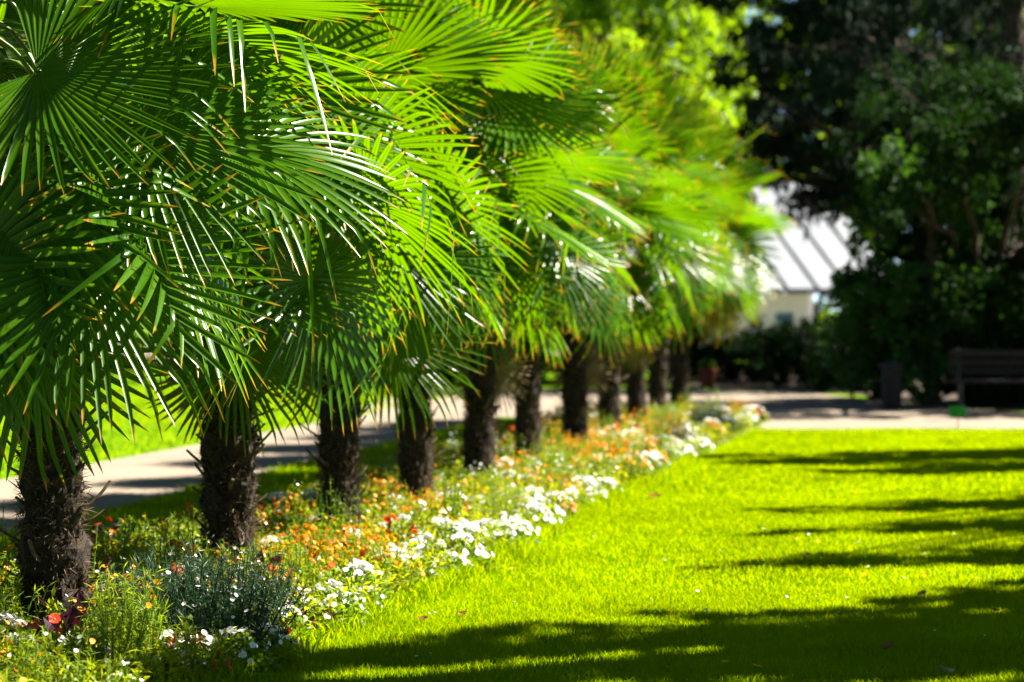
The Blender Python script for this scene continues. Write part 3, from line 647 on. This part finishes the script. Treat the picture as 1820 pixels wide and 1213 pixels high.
def foliage(style, r, h, n, ls, asp, seed):
    global rng
    rng = np.random.default_rng(seed); mb = MB()
    if style == 'mound':
        d = rdir(n, .5); d[:, 2] = np.abs(d[:, 2]); q = rng.uniform(.35, 1, (n, 1))**.6
        p = d*q*np.array([r, r, h]); p[:, 2] = np.maximum(p[:, 2]-ls*.3, .01)
        mb.leaves(p, d + rdir(n)*.9, rdir(n, 1.4), ls*rng.uniform(.6, 1.3, n), ls*asp*rng.uniform(.8, 1.2, n), 0, .15, .15)
    elif style == 'stems':
        ns = max(9, n//16)
        for k in range(ns):
            a = rng.uniform(0, 6.28); q = r*math.sqrt(rng.uniform(0, 1)); hh = h*rng.uniform(.6, 1.1)*(1-.35*(q/r)**2)
            b = np.array([q*.45*math.cos(a), q*.45*math.sin(a), 0]); t = np.array([q*math.cos(a), q*math.sin(a), hh]); u = np.linspace(0, 1, 6)[:, None]
            P = b + (t-b)*u + np.array([math.cos(a), math.sin(a), 0])*.0 + rng.normal(0, .006, (6, 3))*u
            mb.tube(P, np.linspace(.0032, .0014, 6), 4)
            m = max(6, n//ns); tt = rng.uniform(.12, 1, m); pp = b + (t-b)*tt[:, None]; d = rdir(m, .45)
            mb.leaves(pp, d, rdir(m, 1.2), ls*rng.uniform(.6, 1.25, m), ls*asp*rng.uniform(.8, 1.2, m), 0, .2, .2)
    elif style == 'feather':
        ns = max(14, n//26)
        for k in range(ns):
            a = rng.uniform(0, 6.28); q = r*math.sqrt(rng.uniform(0, 1)); hh = h*rng.uniform(.55, 1.1)*(1-.4*(q/r)**2)
            b = np.array([q*.4*math.cos(a), q*.4*math.sin(a), 0]); t = np.array([q*math.cos(a), q*math.sin(a), hh]); u = np.linspace(0, 1, 5)[:, None]
            mb.tube(b + (t-b)*u, np.linspace(.0028, .0012, 5), 4)
            m = max(10, n//ns); tt = rng.uniform(.2, 1, m)**.8; pp = b + (t-b)*tt[:, None]; d = rdir(m, .7)
            mb.leaves(pp, d, rdir(m), ls*rng.uniform(.5, 1.2, m), ls*asp, 0, .1, .1)
    elif style == 'spike':
        ns = max(8, n//30)
        for k in range(ns):
            a = rng.uniform(0, 6.28); q = r*math.sqrt(rng.uniform(0, 1)); hh = h*rng.uniform(.6, 1.15)
            b = np.array([q*.6*math.cos(a), q*.6*math.sin(a), 0]); t = np.array([q*math.cos(a), q*math.sin(a), hh])
            mb.tube([b, (b+t)/2, t], [.004, .003, .0015], 4)
            m = n//ns; tt = rng.uniform(.05, 1, m); pp = b + (t-b)*tt[:, None]; d = rdir(m, .9)
            mb.leaves(pp, d, rdir(m, .6), ls*(1.15-.85*tt)*rng.uniform(.7, 1.2, m), ls*asp*(1.1-.8*tt), 0, .2, .25)
    return mb
#        name        words                         style    r    h    n    leaf  asp  leaf mat    blossom (mesh builder, mat, eye)          count
KIND = {
 'petunia':  ('white flowering petunia',   'mound', .17, .18, 480, .033, .6, 'pet_leaf',  lambda: flower_mb(.0125, 5, .3, 0, 1, 1), 'white_petal', 46),
 'marigold': ('fine orange marigold',      'feather', .19, .27, 900, .035, .09, 'fine_leaf', lambda: flower_mb(.009, 6, .1, 0, 1, 2, 2), 'orange_petal', 46),
 'begonia':  ('dark purple leaved begonia', 'mound', .15, .20, 60, .095, .72, 'purple_leaf', lambda: flower_mb(.017, 4, .3, 0, 1, 3), 'red_petal', 6),
 'fuchsia':  ('red hanging fuchsia',       'stems', .20, .33, 300, .05, .42, 'lime_leaf', lambda: bell_mb(0), 'red_petal', 9),
 'lavender': ('grey green bushy plant', 'feather', .24, .34, 4200, .04, .10, 'grey_leaf', lambda: flower_mb(.0066, 5, .3, 0, 1, 4), 'white_petal', 22),
 'cosmos':   ('bright feathery green plant', 'feather', .18, .33, 1700, .05, .08, 'fine_leaf', lambda: flower_mb(.010, 6, .2, 0, 1, 5), 'orange_petal', 4),
 'coleus':   ('yellow green leafy plant',  'stems', .17, .27, 520, .042, .46, 'lime_leaf', lambda: flower_mb(.009, 5, .25, 0, 1, 6), 'white_petal', 7),
 'zinnia':   ('scarlet orange zinnia',     'stems', .14, .25, 260, .045, .42, 'pet_leaf', lambda: flower_mb(.021, 9, .15, 0, 1, 7, 2), 'scarlet_petal', 9),
 'salvia':   ('tall spiky green plant',    'spike', .13, .40, 330, .06, .30, 'fine_leaf', lambda: flower_mb(.007, 4, .2, 0, None, 8), 'white_petal', 6),
}
LIB = {}
for kname, (words, style, r, h, n, ls, asp, lm, bf, bm, bc) in KIND.items():
    LIB[kname] = []
    bme = bf().mesh('blossom', [M[bm], M['yellow_eye']], False)
    for v in range(3):
        fo = foliage(style, r*(1+.1*(v-1)), h*(1-.08*(v-1)), n, ls, asp, sum(map(ord, kname))+v)
        fm = fo.mesh('foliage', [M[lm]], False)
        g = random.Random(v*31+len(kname)); T = []
        clx = [(g.uniform(0, 6.28), g.uniform(.1, .9)) for _ in range(5)]
        for k in range(bc):
            if kname == 'petunia' and k % 3: a, q = clx[k % 5]; a += g.gauss(0, .35); q = abs(q + g.gauss(0, .12))
            else: a = g.uniform(0, 6.28); q = math.sqrt(g.uniform(0, 1))
            q = min(q, 1.05); z = h*(1.02 - .55*q*q)*g.uniform(.86, 1.06)
            if kname == 'fuchsia': z *= .8
            if kname == 'salvia': z *= g.uniform(.6, 1)
            loc = Vector((r*q*math.cos(a), r*q*math.sin(a), z))
            up = Vector((math.cos(a)*q*.9 + g.gauss(0, .55), math.sin(a)*q*.9 + g.gauss(0, .55) - .25, .75))
            if kname == 'fuchsia': up = Vector((g.gauss(0, .2), g.gauss(0, .2), 1))
            T.append(Matrix.LocRotScale(loc, up.to_track_quat('Z', 'Y'), Vector((1, 1, 1))*g.uniform(.8, 1.2)))
        # one-mesh copy for plants too far away to show their parts
        cb = MB(); cb.v = list(fo.v); cb.f = list(fo.f); cb.m = list(fo.m); cb.uv = list(fo.uv); cb.n = fo.n
        b0 = bf()
        for m4 in T:
            A = np.array(m4); A[:3, :3] *= 1.4 if kname == 'petunia' else 1.15; k0 = cb.n
            for vv in b0.v: cb.v.append(vv @ A[:3, :3].T + A[:3, 3])
            for ff, mm in zip(b0.f, b0.m): cb.f.append(ff + k0); cb.m.append(mm + 1)
            cb.uv += b0.uv; cb.n += b0.n
        LIB[kname].append((fm, bme, T, cb.mesh(kname + '_plant', [M[lm], M[bm], M['yellow_eye']], False)))
plants = []                                             # (kind, x, y, scale)
g = random.Random(5)
def manual(k, px, py, sc=1.0, z=.12):
    p = world_at(px, py, z); plants.append((k, p.x, p.y, sc*(1.3 if p.y < 10.5 and px < 480 else 1.08)))
for a in [('lavender', 325, 1190, 1.0, 0), ('lavender', 405, 1182, .95, 0), ('lavender', 265, 1160, .9, 0), ('lavender', 455, 1140, .8, 0), ('lavender', 350, 1120, .9, 0), ('zinnia', 560, 1080, .9, 0), ('zinnia', 665, 1062, .85, 0), ('zinnia', 120, 1140, .9, 0), ('zinnia', 300, 1060, .9, 0), ('begonia', 135, 1205, 1.0, 0), ('begonia', 435, 1110, .9, 0), ('petunia', 640, 1072, .9, 0), ('petunia', 700, 1045, .9, 0), ('petunia', 870, 985, .9, 0), ('petunia', 300, 1215, .75, 0), ('petunia', 365, 1212, .7, 0), ('petunia', 420, 1200, .7, 0), ('petunia', 245, 1150, .8, 0), ('petunia', 130, 1215, .7, 0), ('petunia', 30, 1215, .7, 0), ('coleus', 60, 1175, .9, 0), ('cosmos', 235, 1215, .95, 0), ('cosmos', 195, 1250, .85, 0),
          ('begonia', 150, 1165, 1.15, 0), ('begonia', 190, 1150, 1.05, 0), ('begonia', 112, 1185, .9, 0), ('fuchsia', 338, 1222, .62, 0), ('fuchsia', 215, 1090, .95, 0), ('fuchsia', 170, 1040, 1.0, 0), ('begonia', 182, 965, 1.0, .1), ('begonia', 178, 985, .9, .1),
          ('petunia', 500, 1150, .8, 0), ('petunia', 455, 1185, .72, 0), ('petunia', 540, 1130, .75, 0), ('petunia', 625, 1088, 1.1, 0), ('petunia', 590, 1108, .85, 0), ('begonia', 560, 1130, .55, 0), ('petunia', 655, 1095, .62, 0), ('petunia', 212, 1270, .55, 0),
          ('salvia', 75, 1140, 1.0, 0), ('salvia', 125, 1150, .9, 0), ('cosmos', 40, 1165, 1.0, 0), ('coleus', 95, 1160, 1.1, 0), ('marigold', 40, 1110, 1.15, 0), ('marigold', 5, 1150, 1.0, 0), ('marigold', 15, 1270, .85, 0), ('marigold', 75, 1070, 1.0, 0), ('petunia', 70, 1235, .6, 0), ('coleus', 120, 1250, .8, 0), ('coleus', 95, 1195, .85, 0), ('coleus', 160, 1290, .8, 0), ('cosmos', 55, 1290, .7, 0),
          ('marigold', 530, 1070, 1.1, 0), ('marigold', 590, 1065, .95, 0), ('marigold', 560, 1045, 1.0, 0), ('marigold', 690, 1060, .9, 0), ('marigold', 640, 1050, 1.1, 0), ('coleus', 430, 1070, 1.0, 0), ('begonia', 465, 1075, .95, 0), ('coleus', 380, 1060, 1.0, 0), ('marigold', 280, 1050, 1.0, 0),
          ('coleus', 245, 1040, 1.0, 0), ('salvia', 330, 1050, 1.0, 0), ('salvia', 400, 1040, .9, 0), ('begonia', 480, 1165, .6, 0), ('petunia', 755, 1020, .95, 0), ('petunia', 830, 1000, 1.05, 0), ('petunia', 790, 985, .95, 0),
          ('zinnia', 700, 1005, .9, 0), ('zinnia', 735, 1008, .85, 0), ('petunia', 740, 1042, .75, 0), ('petunia', 950, 952, .95, 0), ('petunia', 920, 968, .75, 0), ('zinnia', 1000, 932, .7, 0), ('petunia', 800, 1028, .65, 0), ('petunia', 1020, 915, .8, 0), ('petunia', 1075, 892, .8, 0), ('marigold', 1130, 860, 1.35, 0), ('marigold', 1105, 868, 1.15, 0), ('petunia', 1150, 850, .9, 0), ('petunia', 1205, 822, .9, 0)]:
    manual(*a)
def free(x, y, d):
    for i in range(12):
        if abs(TX[i]-x) < .2 and abs(TY[i]-y) < .2: return False
    return all((px-x)**2 + (py-y)**2 > d*d for _, px, py, _ in plants)
W3 = [(('petunia', 12), ('marigold', 4), ('begonia', 1.6), ('zinnia', 1.2), ('coleus', 4), ('cosmos', 2.2), ('lavender', .8)),
      (('marigold', 8), ('coleus', 5), ('petunia', 3), ('cosmos', 3), ('salvia', 2), ('fuchsia', 1.6), ('zinnia', 1.5), ('begonia', .5)),
      (('marigold', 8), ('coleus', 5), ('salvia', 4), ('cosmos', 2.5), ('petunia', 1.3), ('zinnia', 1.8))]
for t in range(9000):
    y = 7.7 + 22.4*g.random()**1.15; a, b = row_x(y)-.85, float(edge_x(y))-.10
    x = g.uniform(a, b); f = (x-a)/(b-a)
    if not free(x, y, .19 if y < 13 else .225): continue
    if len(plants) > 680: break
    w = W3[0 if f > .78 else (1 if f > .4 else 2)]
    # drifts: the same kind comes in runs
    gg = random.Random(int(y/.55)*97 + int(f*3.2)*13) if g.random() < .65 else g
    k = gg.choices([q[0] for q in w], [q[1] for q in w])[0]
    plants.append((k, x, y, g.uniform(.78, 1.12)*(1.3 if y < 10 and f < .75 else 1)))
    if sum(1 for q in plants if q[0] == k) > 290: break
SIDE = ['at the lawn edge', 'in mid border', 'on the path side']
keyed = {}
for idx, (k, x, y, sc) in enumerate(plants):
    a, b = row_x(y)-.85, float(edge_x(y)); f = (x-a)/(b-a); sd = 0 if f > .74 else (1 if f > .4 else 2)
    near = min(range(1, 12), key=lambda i: abs(TY[i]-y))
    keyed.setdefault((k, sd, near), []).append((y, idx))
LAB = {}
NUM = ['', 'one', 'two', 'three', 'four', 'five', 'six', 'seven', 'eight', 'nine', 'ten', 'eleven', 'twelve']
for (k, sd, near), L in keyed.items():
    L.sort()
    for r, (y, idx) in enumerate(L):
        base = KIND[k][0] + ' ' + SIDE[sd] + ' beside ' + ORD[near] + ' palm trunk'
        if len(L) > 1:
            m_ = NUM[len(L)] if len(L) < 13 else 'many'
            base += ', nearest of ' + m_ if r == 0 else (', farthest of ' + m_ if r == len(L)-1 else ', ' + ORD[min(r+1, 11)] + ' nearest of ' + m_)
        LAB[idx] = base
for idx, (k, x, y, sc) in enumerate(plants):
    fm, bme, T, far = LIB[k][idx % 3]
    rz = g.uniform(0, 6.28); loc = (x, y, .004); grp = KIND[k][0] + ' plants in the border'
    if y < 12.2:
        o = empty(k + '_plant', loc, LAB[idx], k, grp, rz); o.scale = (sc, sc, sc)
        fo = bpy.data.objects.new('foliage', fm); link(fo, o)
        for m4 in T:
            b = bpy.data.objects.new('blossom', bme); link(b, o); b.matrix_basis = m4
    else:
        o = bpy.data.objects.new(k + '_plant', far); link(o); o.location = loc; o.rotation_euler = (0, 0, rz); o.scale = (sc, sc, sc)
        tag(o, LAB[idx], k, grp)
# low green between the plants
rng = np.random.default_rng(77); k = 60000
yy = 7.7 + 22.4*rng.uniform(0, 1, k)**1.2; aa = row_x(yy)-.95; bb = edge_x(yy) - .02; xx = aa + (bb-aa)*rng.uniform(0, 1, k)
mb = MB(); mb.leaves(np.stack([xx, yy, rng.uniform(.0, .17, k)], 1), rdir(k, .7), rdir(k, .8), rng.uniform(.03, .08, k), rng.uniform(.008, .026, k), 0, .2, .2)
tag(mb.build('ground_cover', M['cover_leaf']), 'low green leaves filling the border between the flowers', 'ground cover', None, 'stuff')

# ------------------------------------------------------------------ scattered on the lawn
M['dead_leaf'] = leaf_mat('dead_leaf', (.16, .07, .025), (.28, .14, .05), (.35, .16, .04), .25, .7, .2)
M['grey_dead'] = leaf_mat('grey_dead_leaf', (.20, .17, .14), (.28, .24, .2), (.2, .16, .1), .15, .8, .2)
M['yellow_leaf'] = leaf_mat('yellow_leaf', (.62, .38, .015), (.7, .46, .02), (.75, .45, .01), .3, .6, .2)
def dead_leaf(seed, m):
    g = np.random.default_rng(seed); n = 9; t = np.linspace(0, 1, n); w = .5*np.sin(t*math.pi)**.7*(1-.25*t); V = []
    cu = g.uniform(.5, 1.1)
    for q in (-1, -.5, 0, .5, 1): V.append(np.stack([w*q*(1+.12*np.sin(t*25+q)), t-.5, .22*np.abs(q)**1.6*cu + .25*(t-.5)**2*cu + g.normal(0, .02, n)], 1))
    V = np.concatenate(V); F = [[a*n+i, a*n+i+1, (a+1)*n+i+1, (a+1)*n+i] for a in range(4) for i in range(n-1)]
    mb = MB(); mb.add(V, F); mb.tube([(0, -.5, .06*cu), (.03, -.68, .1), (.05, -.8, .08)], [.018, .014, .012], 5); return mb.mesh('fallen_leaf', [m], True)
DL = [dead_leaf(i, M['dead_leaf']) for i in range(3)]; GL = dead_leaf(9, M['grey_dead']); YL = [dead_leaf(20+i, M['yellow_leaf']) for i in range(2)]
for k, (px, py, s, me, lab) in enumerate([
    (1683, 1197, .085, GL, 'grey curled dead leaf in the shade near the bottom right corner'), (1580, 1154, .075, DL[0], 'dark brown fallen leaf on the shaded lawn near the front'),
    (752, 1104, .07, DL[1], 'pale brown fallen leaf at the shadow line nearest the border'), (822, 1094, .065, DL[2], 'reddish brown fallen leaf just outside the front shadow'),
    (1163, 885, .12, DL[0], 'brown fallen leaf on sunlit lawn beside the middle of the border'), (1770, 1088, .06, DL[1], 'brown fallen leaf in shade by the right edge'),
    (1434, 988, .06, DL[2], 'small brown fallen leaf on the sunlit lawn between the shadow stripes'), (1570, 1000, .06, DL[0], 'brown leaf lying on the edge of the third shadow stripe'),
    (1640, 1058, .06, DL[1], 'brown leaf inside the right hand shade'), (1538, 1024, .05, YL[0], 'yellow leaf on the lit grass between two shadow stripes'), (1645, 1027, .05, YL[1], 'yellow leaf below the third shadow stripe at the right'),
    (1602, 914, .06, YL[0], 'orange yellow leaf between the upper shadow stripes'), (1455, 965, .045, YL[1], 'yellow leaf left of the shadow stripes'), (1418, 960, .045, YL[0], 'yellow leaf, leftmost of three small ones in mid lawn'),
    (1347, 1188, .045, YL[1], 'yellow leaf in the dark foreground shade, rightmost of two'), (1290, 1180, .045, YL[0], 'yellow leaf in the dark foreground shade, leftmost of two'), (912, 1014, .04, YL[1], 'small yellow leaf on sunlit lawn near the white petunias'), (1520, 877, .06, YL[0], 'yellow leaf under the uppermost shadow')]):
    p = world_at(px, py, .03); o = bpy.data.objects.new('fallen_leaf', me); link(o); o.location = (p.x, p.y, .034); o.scale = (s*.75, s*.75, s*.75)
    o.rotation_euler = (random.uniform(-.4, .4), random.uniform(-.4, .4), random.uniform(0, 6.28)); tag(o, lab, 'leaf', 'fallen leaves on the lawn')
DA = flower_mb(.011, 9, .12, 0, 1, 12).mesh('daisy', [M['white_petal'], M['yellow_eye']])
g = random.Random(91)
for k in range(50):
    y = math.sqrt(g.uniform(8.9**2, 15**2)); x = g.uniform(float(edge_x(y))+.15, .2*y)
    o = bpy.data.objects.new('daisy', DA); link(o); o.location = (x, y, .034); o.rotation_euler = (g.uniform(-.9, .2), g.uniform(-.4, .4), g.uniform(0, 6.28)); s = g.uniform(.4, .8); o.scale = (s, s, s)
    tag(o, 'tiny white daisy open in the short lawn grass', 'daisy', 'tiny white daisies scattered over the lawn')
